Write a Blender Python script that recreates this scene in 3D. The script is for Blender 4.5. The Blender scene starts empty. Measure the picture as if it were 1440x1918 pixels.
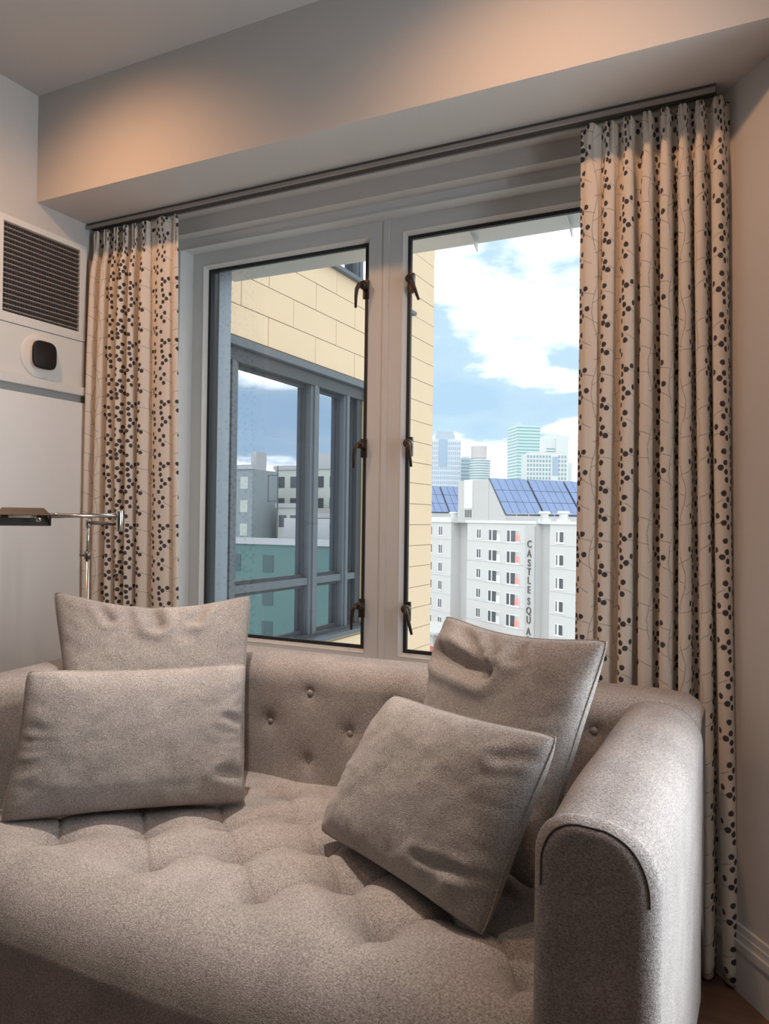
import bpy, bmesh, math, random
import numpy as np
from mathutils import Matrix, Vector, noise
random.seed(7); rng = np.random.default_rng(7)
scn = bpy.context.scene; C = scn.collection

# ------------------------------------------------------------------ camera
CAMZ = 1.19
cam = bpy.data.cameras.new('camera'); camo = bpy.data.objects.new('camera', cam); C.objects.link(camo)
yaw, pit, rol = math.radians(26.456), math.radians(0.571), math.radians(0.768)
right = Vector((math.cos(yaw), math.sin(yaw), 0)); fwd = Vector((-math.sin(yaw), math.cos(yaw), 0)); up = Vector((0, 0, 1))
f2 = fwd*math.cos(pit)+up*math.sin(pit); u2 = up*math.cos(pit)-fwd*math.sin(pit)
r3 = right*math.cos(rol)+u2*math.sin(rol); u3 = u2*math.cos(rol)-right*math.sin(rol)
M = Matrix((r3, u3, -f2)).transposed().to_4x4(); M.translation = (0, 0, CAMZ)
camo.matrix_world = M
cam.sensor_fit = 'VERTICAL'; cam.sensor_height = 36; cam.sensor_width = 36; cam.lens = 1420/1918*36
cam.clip_start = .02; cam.clip_end = 6000
scn.camera = camo

# ------------------------------------------------------------------ exposure, sky, sun, daylight, added side fill
vs = scn.view_settings; vs.view_transform = 'Standard'; vs.look = 'None'; vs.gamma = 1; vs.exposure = 0.9; vs.use_curve_mapping = False

def nodes_new(tree): tree.nodes.clear(); return tree.nodes, tree.links
w = bpy.data.worlds.new('sky'); scn.world = w; w.use_nodes = True
n, l = nodes_new(w.node_tree)
tc = n.new('ShaderNodeTexCoord'); sep = n.new('ShaderNodeSeparateXYZ'); l.new(tc.outputs['Generated'], sep.inputs[0])
zc = n.new('ShaderNodeMath'); zc.operation = 'MAXIMUM'; zc.inputs[1].default_value = 0.0; l.new(sep.outputs['Z'], zc.inputs[0])
za = n.new('ShaderNodeMath'); za.operation = 'ADD'; za.inputs[1].default_value = 0.22; l.new(zc.outputs[0], za.inputs[0])
dv = n.new('ShaderNodeVectorMath'); dv.operation = 'DIVIDE'; l.new(tc.outputs['Generated'], dv.inputs[0])
cb = n.new('ShaderNodeCombineXYZ')
for k in range(3): l.new(za.outputs[0], cb.inputs[k])
l.new(cb.outputs[0], dv.inputs[1])
mp = n.new('ShaderNodeMapping'); mp.inputs['Scale'].default_value = (1.0, 1.0, 0.25); mp.inputs['Location'].default_value = (3.1, .7, 0); l.new(dv.outputs[0], mp.inputs[0])
nz = n.new('ShaderNodeTexNoise'); nz.inputs['Scale'].default_value = 1.15; nz.inputs['Detail'].default_value = 7; nz.inputs['Roughness'].default_value = .52; l.new(mp.outputs[0], nz.inputs['Vector'])
cr = n.new('ShaderNodeValToRGB'); l.new(nz.outputs['Fac'], cr.inputs[0])
e = cr.color_ramp.elements
e[0].position = .34; e[0].color = (.30, .43, .56, 1); e[1].position = .72; e[1].color = (1.8, 1.82, 1.86, 1)
for p, c in ((.42, (.36, .475, .575, 1)), (.47, (.95, .99, 1.03, 1)), (.52, (2.5, 2.5, 2.52, 1)), (.58, (1.4, 1.42, 1.46, 1)), (.63, (.42, .49, .58, 1))):
    x = e.new(p); x.color = c
bg = n.new('ShaderNodeBackground'); bg.inputs['Strength'].default_value = 1.0; l.new(cr.outputs[0], bg.inputs[0])
out = n.new('ShaderNodeOutputWorld'); l.new(bg.outputs[0], out.inputs[0])

def lamp(name, typ, loc, **kw):
    d = bpy.data.lights.new(name, typ); o = bpy.data.objects.new(name, d); C.objects.link(o); o.location = loc
    for a, b in kw.items(): setattr(d, a, b)
    return o
SUN = lamp('sun', 'SUN', (5, -8, 30), energy=.2, angle=math.radians(20), color=(1, .97, .92))
SUN.rotation_euler = Vector((-.42, .72, -.62)).to_track_quat('-Z', 'Y').to_euler()

# right wall runs at an angle from the window corner (WA) along WD
WA = Vector((-.152, 2.30, 0)); WD = Vector((.622, -.783, 0)).normalized()
WN = Vector((WD.y, -WD.x, 0))          # points into the room
def portal(name, loc, direction, sx, sy):
    o = lamp(name, 'AREA', loc, shape='RECTANGLE', size=sx, size_y=sy, energy=1)
    o.data.cycles.is_portal = True
    o.rotation_euler = Vector(direction).to_track_quat('-Z', 'Y').to_euler(); return o
portal('window_daylight', (-1.2, 2.62, 1.48), (0, -1, 0), 1.9, 1.75)
pc = WA + WD*1.16 + Vector((0, 0, 1.36)) - WN*.16
sd_ = lamp('side_window_fill', 'AREA', pc, shape='RECTANGLE', size=.82, size_y=2.02, energy=26, color=(.80, .91, 1.0))  # fill lamp added in the side opening, brightens the sofa arm beyond the sky
sd_.rotation_euler = WN.to_track_quat('-Z', 'Y').to_euler()

# ------------------------------------------------------------------ materials
MATS = {}
def mat(name, color=(.5, .5, .5), rough=.6, metal=0, spec=.4, bump=None, mottle=None, sheen=0):
    if name in MATS: return MATS[name]
    m = bpy.data.materials.new(name); m.use_nodes = True; MATS[name] = m
    b = m.node_tree.nodes['Principled BSDF']; n = m.node_tree.nodes; l = m.node_tree.links
    b.inputs['Base Color'].default_value = (*color, 1); b.inputs['Roughness'].default_value = rough
    b.inputs['Metallic'].default_value = metal; b.inputs['Specular IOR Level'].default_value = spec
    if sheen: b.inputs['Sheen Weight'].default_value = sheen; b.inputs['Sheen Roughness'].default_value = .5
    if mottle or bump: tc = n.new('ShaderNodeTexCoord')
    if mottle:
        sc, amt = mottle
        z = n.new('ShaderNodeTexNoise'); z.inputs['Scale'].default_value = sc; z.inputs['Detail'].default_value = 3; l.new(tc.outputs['Object'], z.inputs['Vector'])
        mx = n.new('ShaderNodeMix'); mx.data_type = 'RGBA'; l.new(z.outputs['Fac'], mx.inputs['Factor'])
        mx.inputs['A'].default_value = tuple(c*(1-amt) for c in color)+(1,); mx.inputs['B'].default_value = tuple(min(1, c*(1+amt)) for c in color)+(1,)
        l.new(mx.outputs['Result'], b.inputs['Base Color'])
    if bump:
        sc, st, di = bump
        z = n.new('ShaderNodeTexNoise'); z.inputs['Scale'].default_value = sc; z.inputs['Detail'].default_value = 2; l.new(tc.outputs['Object'], z.inputs['Vector'])
        bp = n.new('ShaderNodeBump'); bp.inputs['Strength'].default_value = st; bp.inputs['Distance'].default_value = di
        l.new(z.outputs['Fac'], bp.inputs['Height']); l.new(bp.outputs[0], b.inputs['Normal'])
    return m

def fabric(name, dark, light):
    m = bpy.data.materials.new(name); m.use_nodes = True; MATS[name] = m
    n = m.node_tree.nodes; l = m.node_tree.links; b = n['Principled BSDF']
    b.inputs['Roughness'].default_value = .92; b.inputs['Specular IOR Level'].default_value = .2
    b.inputs['Sheen Weight'].default_value = .12; b.inputs['Sheen Roughness'].default_value = .45
    tc = n.new('ShaderNodeTexCoord')
    mp = n.new('ShaderNodeMapping'); mp.inputs['Scale'].default_value = (1, 1, 1.6); mp.inputs['Rotation'].default_value = (.4, .3, .5); l.new(tc.outputs['Object'], mp.inputs[0])
    a = n.new('ShaderNodeTexNoise'); a.inputs['Scale'].default_value = 260; a.inputs['Detail'].default_value = 3; a.inputs['Roughness'].default_value = .75; l.new(mp.outputs[0], a.inputs['Vector'])
    c = n.new('ShaderNodeTexNoise'); c.inputs['Scale'].default_value = 9; c.inputs['Detail'].default_value = 3; l.new(tc.outputs['Object'], c.inputs['Vector'])
    r = n.new('ShaderNodeValToRGB'); l.new(a.outputs['Fac'], r.inputs[0])
    r.color_ramp.elements[0].position = .34; r.color_ramp.elements[0].color = (*dark, 1)
    r.color_ramp.elements[1].position = .68; r.color_ramp.elements[1].color = (*light, 1)
    h = n.new('ShaderNodeMapRange'); h.inputs[1].default_value = .3; h.inputs[2].default_value = .7; h.inputs[3].default_value = .88; h.inputs[4].default_value = 1.1; l.new(c.outputs['Fac'], h.inputs[0])
    mx = n.new('ShaderNodeVectorMath'); mx.operation = 'SCALE'; l.new(r.outputs[0], mx.inputs[0]); l.new(h.outputs[0], mx.inputs['Scale'])
    l.new(mx.outputs[0], b.inputs['Base Color'])
    wv = n.new('ShaderNodeTexNoise'); wv.inputs['Scale'].default_value = 420; wv.inputs['Detail'].default_value = 2; l.new(mp.outputs[0], wv.inputs['Vector'])
    bp = n.new('ShaderNodeBump'); bp.inputs['Strength'].default_value = .55; bp.inputs['Distance'].default_value = .003
    ad = n.new('ShaderNodeMath'); ad.operation = 'ADD'; l.new(wv.outputs['Fac'], ad.inputs[0]); l.new(a.outputs['Fac'], ad.inputs[1])
    l.new(ad.outputs[0], bp.inputs['Height']); l.new(bp.outputs[0], b.inputs['Normal'])
    return m

M_WALL = mat('wall_paint', (.60, .575, .55), .85, spec=.15, bump=(260, .12, .002), mottle=(3, .02))
M_CEIL = mat('ceiling_paint', (.54, .52, .50), .9, spec=.1, bump=(200, .1, .002))
M_SOFFIT = mat('soffit_paint', (.60, .575, .55), .85, spec=.15, bump=(260, .12, .002))
M_TRIM = mat('trim_enamel', (.72, .71, .69), .45, spec=.4)
M_FRAME = mat('window_enamel', (.66, .665, .66), .4, spec=.4, mottle=(30, .02))
M_PANEL = mat('panel_enamel', (.76, .75, .72), .45, spec=.35)
M_GASKET = mat('gasket_rubber', (.025, .027, .03), .5)
M_EXTMETAL = mat('exterior_metal', (.27, .31, .36), .45, metal=.3)
M_BRONZE = mat('bronze', (.075, .055, .042), .38, metal=.85, mottle=(40, .25))
M_NICKEL = mat('nickel', (.62, .59, .54), .22, metal=1.0)
M_NICKELD = mat('nickel_brushed_dark', (.24, .22, .195), .38, metal=1.0)
M_TRACK = mat('track_metal', (.38, .345, .325), .45, metal=.25)
M_SLOT = mat('slot_shade', (.06, .055, .05), .7)
M_BLADE = mat('grille_blade', (.72, .68, .64), .35, metal=.5)
M_DARK = mat('duct_shade', (.05, .038, .034), .8)
M_FIN = mat('duct_fin', (.16, .12, .10), .6)
M_BLACK = mat('black_gloss', (.012, .010, .010), .4)
M_WHITEP = mat('white_plastic', (.80, .78, .75), .35)
M_SOFA = fabric('sofa_tweed', (.195, .165, .150), (.545, .482, .448))
M_PILLOW = fabric('pillow_tweed', (.215, .188, .172), (.545, .49, .457))
M_SEAM = mat('sofa_seam', (.10, .085, .075), .9)
M_WOODLEG = mat('dark_wood', (.06, .035, .022), .4)

def wood_floor():
    m = bpy.data.materials.new('floor_wood'); m.use_nodes = True
    n = m.node_tree.nodes; l = m.node_tree.links; b = n['Principled BSDF']; b.inputs['Roughness'].default_value = .42
    tc = n.new('ShaderNodeTexCoord'); mp = n.new('ShaderNodeMapping'); mp.inputs['Scale'].default_value = (2, 26, 1); l.new(tc.outputs['Object'], mp.inputs[0])
    z = n.new('ShaderNodeTexNoise'); z.inputs['Scale'].default_value = 2.2; z.inputs['Detail'].default_value = 6; l.new(mp.outputs[0], z.inputs['Vector'])
    r = n.new('ShaderNodeValToRGB'); r.color_ramp.elements[0].color = (.13, .062, .036, 1); r.color_ramp.elements[1].color = (.30, .165, .105, 1); l.new(z.outputs['Fac'], r.inputs[0])
    l.new(r.outputs[0], b.inputs['Base Color']); return m
M_FLOOR = wood_floor()

def glass_mat(name, tint, refl0, refl1, rcol=(1, 1, 1)):
    m = bpy.data.materials.new(name); m.use_nodes = True; n, l = nodes_new(m.node_tree)
    t = n.new('ShaderNodeBsdfTransparent'); t.inputs[0].default_value = (*tint, 1)
    g = n.new('ShaderNodeBsdfGlossy'); g.inputs['Roughness'].default_value = 0.0; g.inputs[0].default_value = (*rcol, 1)
    lw = n.new('ShaderNodeFresnel'); lw.inputs[0].default_value = 1.5
    mr = n.new('ShaderNodeMapRange'); mr.inputs[1].default_value = .04; mr.inputs[2].default_value = 1; mr.inputs[3].default_value = refl0; mr.inputs[4].default_value = refl1; l.new(lw.outputs[0], mr.inputs[0])
    mx = n.new('ShaderNodeMixShader'); l.new(mr.outputs[0], mx.inputs[0]); l.new(t.outputs[0], mx.inputs[1]); l.new(g.outputs[0], mx.inputs[2])
    o = n.new('ShaderNodeOutputMaterial'); l.new(mx.outputs[0], o.inputs[0]); return m
M_GLASS = glass_mat('window_glass', (.97, .985, .98), .018, .4)
M_WGLASS = glass_mat('coated_glass', (.22, .32, .33), .68, .95, (.86, .90, 1.0))

def curtain_mat():
    """cream cloth with a printed repeat of stems and three-berry sprigs; UV in metres"""
    m = bpy.data.materials.new('berry_print_cloth'); m.use_nodes = True; n, l = nodes_new(m.node_tree)
    TU, TV = .30, .233
    uv = n.new('ShaderNodeUVMap'); uv.uv_map = 'UVMap'
    nzd = n.new('ShaderNodeTexNoise'); nzd.inputs['Scale'].default_value = 90; l.new(uv.outputs[0], nzd.inputs['Vector'])
    ns = n.new('ShaderNodeVectorMath'); ns.operation = 'MULTIPLY_ADD'; l.new(nzd.outputs['Color'], ns.inputs[0]); ns.inputs[1].default_value = (.004, .004, 0); l.new(uv.outputs[0], ns.inputs[2])
    md = n.new('ShaderNodeVectorMath'); md.operation = 'MODULO'; l.new(ns.outputs[0], md.inputs[0]); md.inputs[1].default_value = (TU, TV, 1)
    P = md.outputs[0]
    def wavy(x, am, ph, k=6): return [((x+am*math.sin(2*math.pi*i/k+ph), TV*i/k), (x+am*math.sin(2*math.pi*(i+1)/k+ph), TV*(i+1)/k)) for i in range(k)]
    stems = wavy(.082, .011, .4)+wavy(.222, .013, 5.0)
    twigs = [((.070, .06), (.034, .078)), ((.080, .09), (.124, .108)), ((.092, .12), (.046, .148)), ((.074, .18), (.116, .206)), ((.080, .02), (.132, .034)), ((.080, .205), (.040, .214)),
             ((.235, .07), (.274, .088)), ((.228, .10), (.182, .124)), ((.213, .15), (.262, .172)), ((.215, .20), (.170, .208)), ((.225, .03), (.180, .046)), ((.218, .02), (.268, .028))]
    dots = []
    for q_, (a, b_) in enumerate(twigs):
        s = 1 if b_[0] > a[0] else -1; x, y = b_
        tri = [(.004, -.014), (.016, .001), (.002, .015)]
        if q_ % 3 == 1: tri = [(.002, -.010), (.015, -.004), (.010, .011)]
        if q_ % 3 == 2: tri = [(.006, .0), (.018, .012), (.020, -.010), (-.010, .016)]
        dots += [(x+dx*1.12*s, y+dy*1.12) for dx, dy in tri]
    dots += [(.150, .066), (.160, .082), (.146, .176), (.158, .162), (.150, .014), (.142, .126), (.286, .140), (.278, .214), (.012, .118), (.014, .024), (.020, .182)]
    dots = [(min(.29, max(.008, x)), min(.224, max(.009, y))) for x, y in dots]
    dmin = None; smin = None
    def mn(a, bsock):
        if a is None: return bsock
        q = n.new('ShaderNodeMath'); q.operation = 'MINIMUM'; l.new(a, q.inputs[0]); l.new(bsock, q.inputs[1]); return q.outputs[0]
    for d in dots:
        q = n.new('ShaderNodeVectorMath'); q.operation = 'DISTANCE'; l.new(P, q.inputs[0]); q.inputs[1].default_value = (d[0]+.002, d[1]+.002, 0)
        dmin = mn(dmin, q.outputs['Value'])
    for a, b_ in stems+twigs:
        bax, bay = b_[0]-a[0], b_[1]-a[1]; L2 = bax*bax+bay*bay
        s = n.new('ShaderNodeVectorMath'); s.operation = 'SUBTRACT'; l.new(P, s.inputs[0]); s.inputs[1].default_value = (a[0]+.002, a[1]+.002, 0)
        d = n.new('ShaderNodeVectorMath'); d.operation = 'DOT_PRODUCT'; l.new(s.outputs[0], d.inputs[0]); d.inputs[1].default_value = (bax/L2, bay/L2, 0)
        c = n.new('ShaderNodeClamp'); l.new(d.outputs['Value'], c.inputs[0])
        k = n.new('ShaderNodeVectorMath'); k.operation = 'SCALE'; k.inputs[0].default_value = (bax, bay, 0); l.new(c.outputs[0], k.inputs['Scale'])
        q = n.new('ShaderNodeVectorMath'); q.operation = 'DISTANCE'; l.new(s.outputs[0], q.inputs[0]); l.new(k.outputs[0], q.inputs[1])
        smin = mn(smin, q.outputs['Value'])
    def less(sock, r, soft):
        q = n.new('ShaderNodeMapRange'); q.inputs[1].default_value = r-soft; q.inputs[2].default_value = r+soft; q.inputs[3].default_value = 1; q.inputs[4].default_value = 0; l.new(sock, q.inputs[0]); return q.outputs[0]
    fd = less(dmin, .0077, .0007); fs = less(smin, .0009, .0006)
    mx = n.new('ShaderNodeMix'); mx.data_type = 'RGBA'; l.new(fs, mx.inputs['Factor']); mx.inputs['A'].default_value = (.87, .81, .735, 1); mx.inputs['B'].default_value = (.42, .39, .36, 1)
    m2 = n.new('ShaderNodeMix'); m2.data_type = 'RGBA'; l.new(fd, m2.inputs['Factor']); l.new(mx.outputs['Result'], m2.inputs['A']); m2.inputs['B'].default_value = (.10, .093, .105, 1)
    df = n.new('ShaderNodeBsdfDiffuse'); df.inputs['Roughness'].default_value = .6; l.new(m2.outputs['Result'], df.inputs[0])
    tr = n.new('ShaderNodeBsdfTranslucent'); l.new(m2.outputs['Result'], tr.inputs[0])
    ms = n.new('ShaderNodeMixShader'); ms.inputs[0].default_value = .10; l.new(df.outputs[0], ms.inputs[1]); l.new(tr.outputs[0], ms.inputs[2])
    o = n.new('ShaderNodeOutputMaterial'); l.new(ms.outputs[0], o.inputs[0]); return m
M_CURT = curtain_mat()

# ------------------------------------------------------------------ mesh helpers
WLOC = {}
def tag(o, label=None, cat=None, group=None, kind=None):
    if label: o['label'] = label
    if cat: o['category'] = cat
    if group: o['group'] = group
    if kind: o['kind'] = kind
    return o
def empty(name, loc, label=None, cat=None, group=None, kind=None, rz=0):
    o = bpy.data.objects.new(name, None); C.objects.link(o); o.location = loc; o.rotation_euler = (0, 0, rz); o.empty_display_size = .05
    WLOC[o.name] = Vector(loc); tag(o, label, cat, group, kind); return o
def link_mesh(name, me, parent=None, loc=(0, 0, 0)):
    o = bpy.data.objects.new(name, me); C.objects.link(o); o.location = loc
    if parent: o.parent = parent
    return o
def obj(name, V, F, m, parent=None, smooth=False, local=False, uvs=None):
    """V in world coordinates (or the parent's own when local)"""
    off = Vector((0, 0, 0))
    if parent is not None and not local: off = WLOC.get(parent.name, off)
    V = np.asarray(V, float) - np.array(off)
    me = bpy.data.meshes.new(name); me.from_pydata(V.tolist(), [], [tuple(int(i) for i in f) for f in F]); me.materials.append(m)
    if smooth: me.polygons.foreach_set('use_smooth', [True]*len(me.polygons))
    if uvs is not None:
        u = me.uv_layers.new(name='UVMap'); idx = np.empty(len(me.loops), int); me.loops.foreach_get('vertex_index', idx)
        u.data.foreach_set('uv', np.asarray(uvs)[idx].ravel())
    me.update()
    o = link_mesh(name, me, parent); WLOC[o.name] = off; return o
BOXF = [(0, 3, 2, 1), (4, 5, 6, 7), (0, 1, 5, 4), (1, 2, 6, 5), (2, 3, 7, 6), (3, 0, 4, 7)]
def boxv(lo, hi):
    x0, y0, z0 = lo; x1, y1, z1 = hi
    return [(x0, y0, z0), (x1, y0, z0), (x1, y1, z0), (x0, y1, z0), (x0, y0, z1), (x1, y0, z1), (x1, y1, z1), (x0, y1, z1)]
class MB:
    def __init__(s): s.V = []; s.F = []
    def add(s, V, F): k = len(s.V); s.V += [tuple(v) for v in V]; s.F += [tuple(i+k for i in f) for f in F]; return s
    def box(s, lo, hi): return s.add(boxv(lo, hi), BOXF)
    def prism(s, poly, a, b, axis):
        """polygon (2d) extruded from a to b along axis 0/1/2"""
        def p(q, t):
            if axis == 0: return (t, q[0], q[1])
            if axis == 1: return (q[0], t, q[1])
            return (q[0], q[1], t)
        m = len(poly); V = [p(q, a) for q in poly]+[p(q, b) for q in poly]
        F = [tuple(range(m))[::-1], tuple(range(m, 2*m))]+[(i, (i+1) % m, m+(i+1) % m, m+i) for i in range(m)]
        return s.add(V, F)
    def tube(s, pts, rad, k=10, cap=True):
        pts = [Vector(p) for p in pts]; rad = rad if hasattr(rad, '__len__') else [rad]*len(pts)
        t0 = (pts[1]-pts[0]).normalized(); a = Vector((0, 0, 1)) if abs(t0.z) < .9 else Vector((1, 0, 0)); nrm = (a-t0*a.dot(t0)).normalized(); V = []
        for i, p in enumerate(pts):
            t = (pts[min(i+1, len(pts)-1)]-pts[max(i-1, 0)]).normalized(); nrm = (nrm-t*nrm.dot(t)).normalized(); b = t.cross(nrm)
            for j in range(k):
                an = 2*math.pi*j/k; V.append(p+(nrm*math.cos(an)+b*math.sin(an))*rad[i])
        F = [(i*k+j, i*k+(j+1) % k, (i+1)*k+(j+1) % k, (i+1)*k+j) for i in range(len(pts)-1) for j in range(k)]
        if cap: F += [tuple(range(k))[::-1], tuple(range((len(pts)-1)*k, len(pts)*k))]
        return s.add(V, F)
    def build(s, name, m, parent=None, smooth=False, local=False): return obj(name, s.V, s.F, m, parent, smooth, local)
def bbox(name, lo, hi, m, parent=None, bev=.004, seg=2, local=False):
    """box with bevelled edges"""
    bm = bmesh.new(); vs_ = [bm.verts.new(v) for v in boxv(lo, hi)]
    for f in BOXF: bm.faces.new([vs_[i] for i in f])
    if bev: bmesh.ops.bevel(bm, geom=bm.edges[:], offset=bev, segments=seg, affect='EDGES', profile=.5)
    V = [tuple(v.co) for v in bm.verts]; bm.verts.index_update(); F = [[v.index for v in f.verts] for f in bm.faces]; bm.free()
    return obj(name, V, F, m, parent, False, local)
def grid_faces(nu, nv, wrap=False):
    F = []
    for i in range(nu-1):
        for j in range(nv if wrap else nv-1):
            j2 = (j+1) % nv; F.append((i*nv+j, i*nv+j2, (i+1)*nv+j2, (i+1)*nv+j))
    return F
def struct(o, label, name=None): o['kind'] = 'structure'; o['label'] = label; return o

# ------------------------------------------------------------------ room shell
XL, YW, YS, ZS, ZC = -2.434, 2.30, 1.94, 2.358, 2.756
WT = .26                                   # outer wall thickness
wend = WA + WD*3.9                          # end of the angled wall
XR, YB = wend.x, -7.0
fl = MB(); fl.add([(XL, YB, 0), (XR, YB, 0), (XR, wend.y, 0), (WA.x, WA.y, 0), (XL, YW, 0), (XL, YB, -.1), (XR, YB, -.1), (XR, wend.y, -.1), (WA.x, WA.y, -.1), (XL, YW, -.1)],
    [(0, 1, 2, 3, 4), (9, 8, 7, 6, 5), (0, 5, 6, 1), (1, 6, 7, 2), (2, 7, 8, 3), (3, 8, 9, 4), (4, 9, 5, 0)])
struct(fl.build('floor', M_FLOOR), 'brown wooden floor beneath the sofa')
ce = MB(); ce.box((XL-.2, YB-.2, ZC), (XR+.4, YW+WT, ZC+.12)); struct(ce.build('ceiling', M_CEIL), 'plain pale ceiling above the soffit')
so = MB(); fx = WA.x-(YS-YW)*(.622/.783)
so.add([(XL, YS, ZS), (fx, YS, ZS), (WA.x, YW, ZS), (XL, YW, ZS), (XL, YS, ZC), (fx, YS, ZC), (WA.x, YW, ZC), (XL, YW, ZC)], BOXF)
struct(so.build('trim_1', M_SOFFIT), 'dropped soffit running along the top of the window wall')
wl = MB(); wl.box((XL-.12, YB-.2, -.1), (XL, YW, ZC)); struct(wl.build('wall_left', M_WALL), 'pale wall behind the floor lamp and thermostat')
wb = MB(); wb.box((XL, YB-.2, -.1), (XR+.2, YB, ZC)); struct(wb.build('wall_back', mat('back_wall_darkened', (.22, .21, .20), .85)), 'wall behind the viewer')  # unseen wall, colour darkened to cut light bounced onto the sofa
wr = MB(); wr.box((XR, YB, -.1), (XR+.15, wend.y, ZC)); struct(wr.build('wall_side', mat('back_wall_darkened')), 'side wall of the room behind the viewer')  # unseen too, same darkened colour against bounce
# window wall with the opening
OX0, OX1, OZ0, OZ1 = -2.136, -.302, .63, 2.30
ww = MB()
ww.box((XL-.12, YW, -.1), (OX0, YW+WT, ZC)); ww.box((OX1, YW, -.1), (.05, YW+WT, ZC))
ww.box((OX0, YW, -.1), (OX1, YW+WT, OZ0)); ww.box((OX0, YW, OZ1), (OX1, YW+WT, ZC))
struct(ww.build('wall_window', M_WALL), 'window wall behind the curtains')
# angled right wall with a side window opening (added out of view to light the sofa arm)
def along(t, d, z): p = WA+WD*t-WN*d; return (p.x, p.y, z)
def wallbox(mb, t0, t1, z0, z1, d0=0, d1=.18):
    V = [along(t0, d0, z0), along(t1, d0, z0), along(t1, d1, z0), along(t0, d1, z0), along(t0, d0, z1), along(t1, d0, z1), along(t1, d1, z1), along(t0, d1, z1)]
    mb.add(V, [tuple(reversed(f)) for f in BOXF])
S0, S1, SZ0, SZ1 = .70, 1.62, .30, 2.42
wg = MB(); wallbox(wg, 0, S0, -.1, ZC); wallbox(wg, S1, 3.95, -.1, ZC); wallbox(wg, S0, S1, -.1, SZ0); wallbox(wg, S0, S1, SZ1, ZC)
struct(wg.build('wall_right', M_WALL), 'angled wall to the right of the curtained window')
w2 = empty('window_2', along((S0+S1)/2, .09, SZ0), 'added side window in the angled right wall, out of view', kind='structure')
sf = MB(); wallbox(sf, S0, S0+.05, SZ0, SZ1, .06, .12); wallbox(sf, S1-.05, S1, SZ0, SZ1, .06, .12); wallbox(sf, S0+.05, S1-.05, SZ0, SZ0+.05, .06, .12); wallbox(sf, S0+.05, S1-.05, SZ1-.05, SZ1, .06, .12); wallbox(sf, (S0+S1)/2-.03, (S0+S1)/2+.03, SZ0+.05, SZ1-.05, .06, .12)
sf.build('window_frame', M_FRAME, w2)
# baseboard with cap moulding along the angled wall and the left wall
bb = empty('baseboard_right', along(.7, 0, 0), 'white moulded baseboard along the angled right wall', kind='structure')
b1 = MB(); wallbox(b1, .0, 2.4, 0, .112, -.014, .0); b1.build('board', M_TRIM, bb)
b2 = MB(); wallbox(b2, .0, 1.9, .112, .132, -.020, .0); b2.build('lower_bead', M_TRIM, bb)
b3 = MB(); wallbox(b3, .0, 1.9, .132, .150, -.013, .0); wallbox(b3, .0, 1.9, .150, .168, -.009, .0); b3.build('cap', M_TRIM, bb)
bl = MB(); bl.box((XL, -3, 0), (XL+.014, YW, .13)); struct(bl.build('baseboard_left', M_TRIM), 'baseboard along the left wall')

# ------------------------------------------------------------------ the window
win = empty('window_1', (-1.22, YW, OZ0), 'wide grey framed double casement window looking over the city', kind='structure')
YF, YSH, YG = 2.357, 2.435, 2.462           # frame face, sash face, glass
JX0, JX1 = -2.108, -.330                    # frame inner edge
fr = MB()
fr.box((OX0, YF, OZ0), (JX0, 2.50, OZ1)); fr.box((JX1, YF, OZ0), (OX1, 2.50, OZ1)); fr.box((JX0, YF, 2.269), (JX1, 2.50, OZ1)); fr.box((JX0, YF, OZ0), (JX1, 2.50, OZ0+.028))
fr.build('outer_frame', M_FRAME, win)
sl = MB(); sl.box((JX0, YF-.004, 2.262), (JX1, YF+.004, 2.2685)); sl.build('head_bead', M_FRAME, win)
st = MB(); st.box((OX0, YW-.03, OZ0-.03), (OX1, YF, OZ0)); st.build('sill', M_FRAME, win)
GZ0, GZ1 = .705, 2.217
def sash(x0, x1, gx0, gx1):
    z0, z1 = OZ0+.028, 2.269
    m = MB()
    m.box((x0, YSH, z0), (gx0, 2.485, z1)); m.box((gx1, YSH, z0), (x1, 2.485, z1)); m.box((gx0, YSH, GZ1), (gx1, 2.485, z1)); m.box((gx0, YSH, z0), (gx1, 2.485, GZ0))
    s = m.build('sash', M_FRAME, win)
    b = MB(); t = .012                      # sloping glazing bead round the pane
    o = [(gx0, GZ0), (gx1, GZ0), (gx1, GZ1), (gx0, GZ1)]; i = [(gx0+t, GZ0+t), (gx1-t, GZ0+t), (gx1-t, GZ1-t), (gx0+t, GZ1-t)]
    V = [(p[0], YSH-.002, p[1]) for p in o]+[(p[0], YG-.008, p[1]) for p in i]
    b.add(V, [(k, (k+1) % 4, 4+(k+1) % 4, 4+k) for k in range(4)])
    bo = b.build('glazing_bead', M_TRIM, s)
    g = MB(); q = .012
    a0, a1, c0, c1 = gx0+t, gx1-t, GZ0+t, GZ1-t
    for lo, hi in (((a0-.004, c0-.004), (a0+q, c1+.004)), ((a1-q, c0-.004), (a1+.004, c1+.004)), ((a0+q, c0-.004), (a1-q, c0+q)), ((a0+q, c1-q), (a1-q, c1+.004))):
        g.box((lo[0], YG-.009, lo[1]), (hi[0], YG+.004, hi[1]))
    g.build('gasket', M_GASKET, s)
    p = MB(); p.box((a0, YG-.003, c0), (a1, YG+.003, c1)); p.build('pane', M_GLASS, s)
    return s
s1 = sash(JX0, -1.222, -2.052, -1.288); s2 = sash(-1.218, JX1, -1.152, -.388)
mc = MB(); mc.box((-1.228, YSH-.004, OZ0+.028), (-1.206, YSH+.002, 2.269)); mc.build('mullion_cover', M_FRAME, win)
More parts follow.
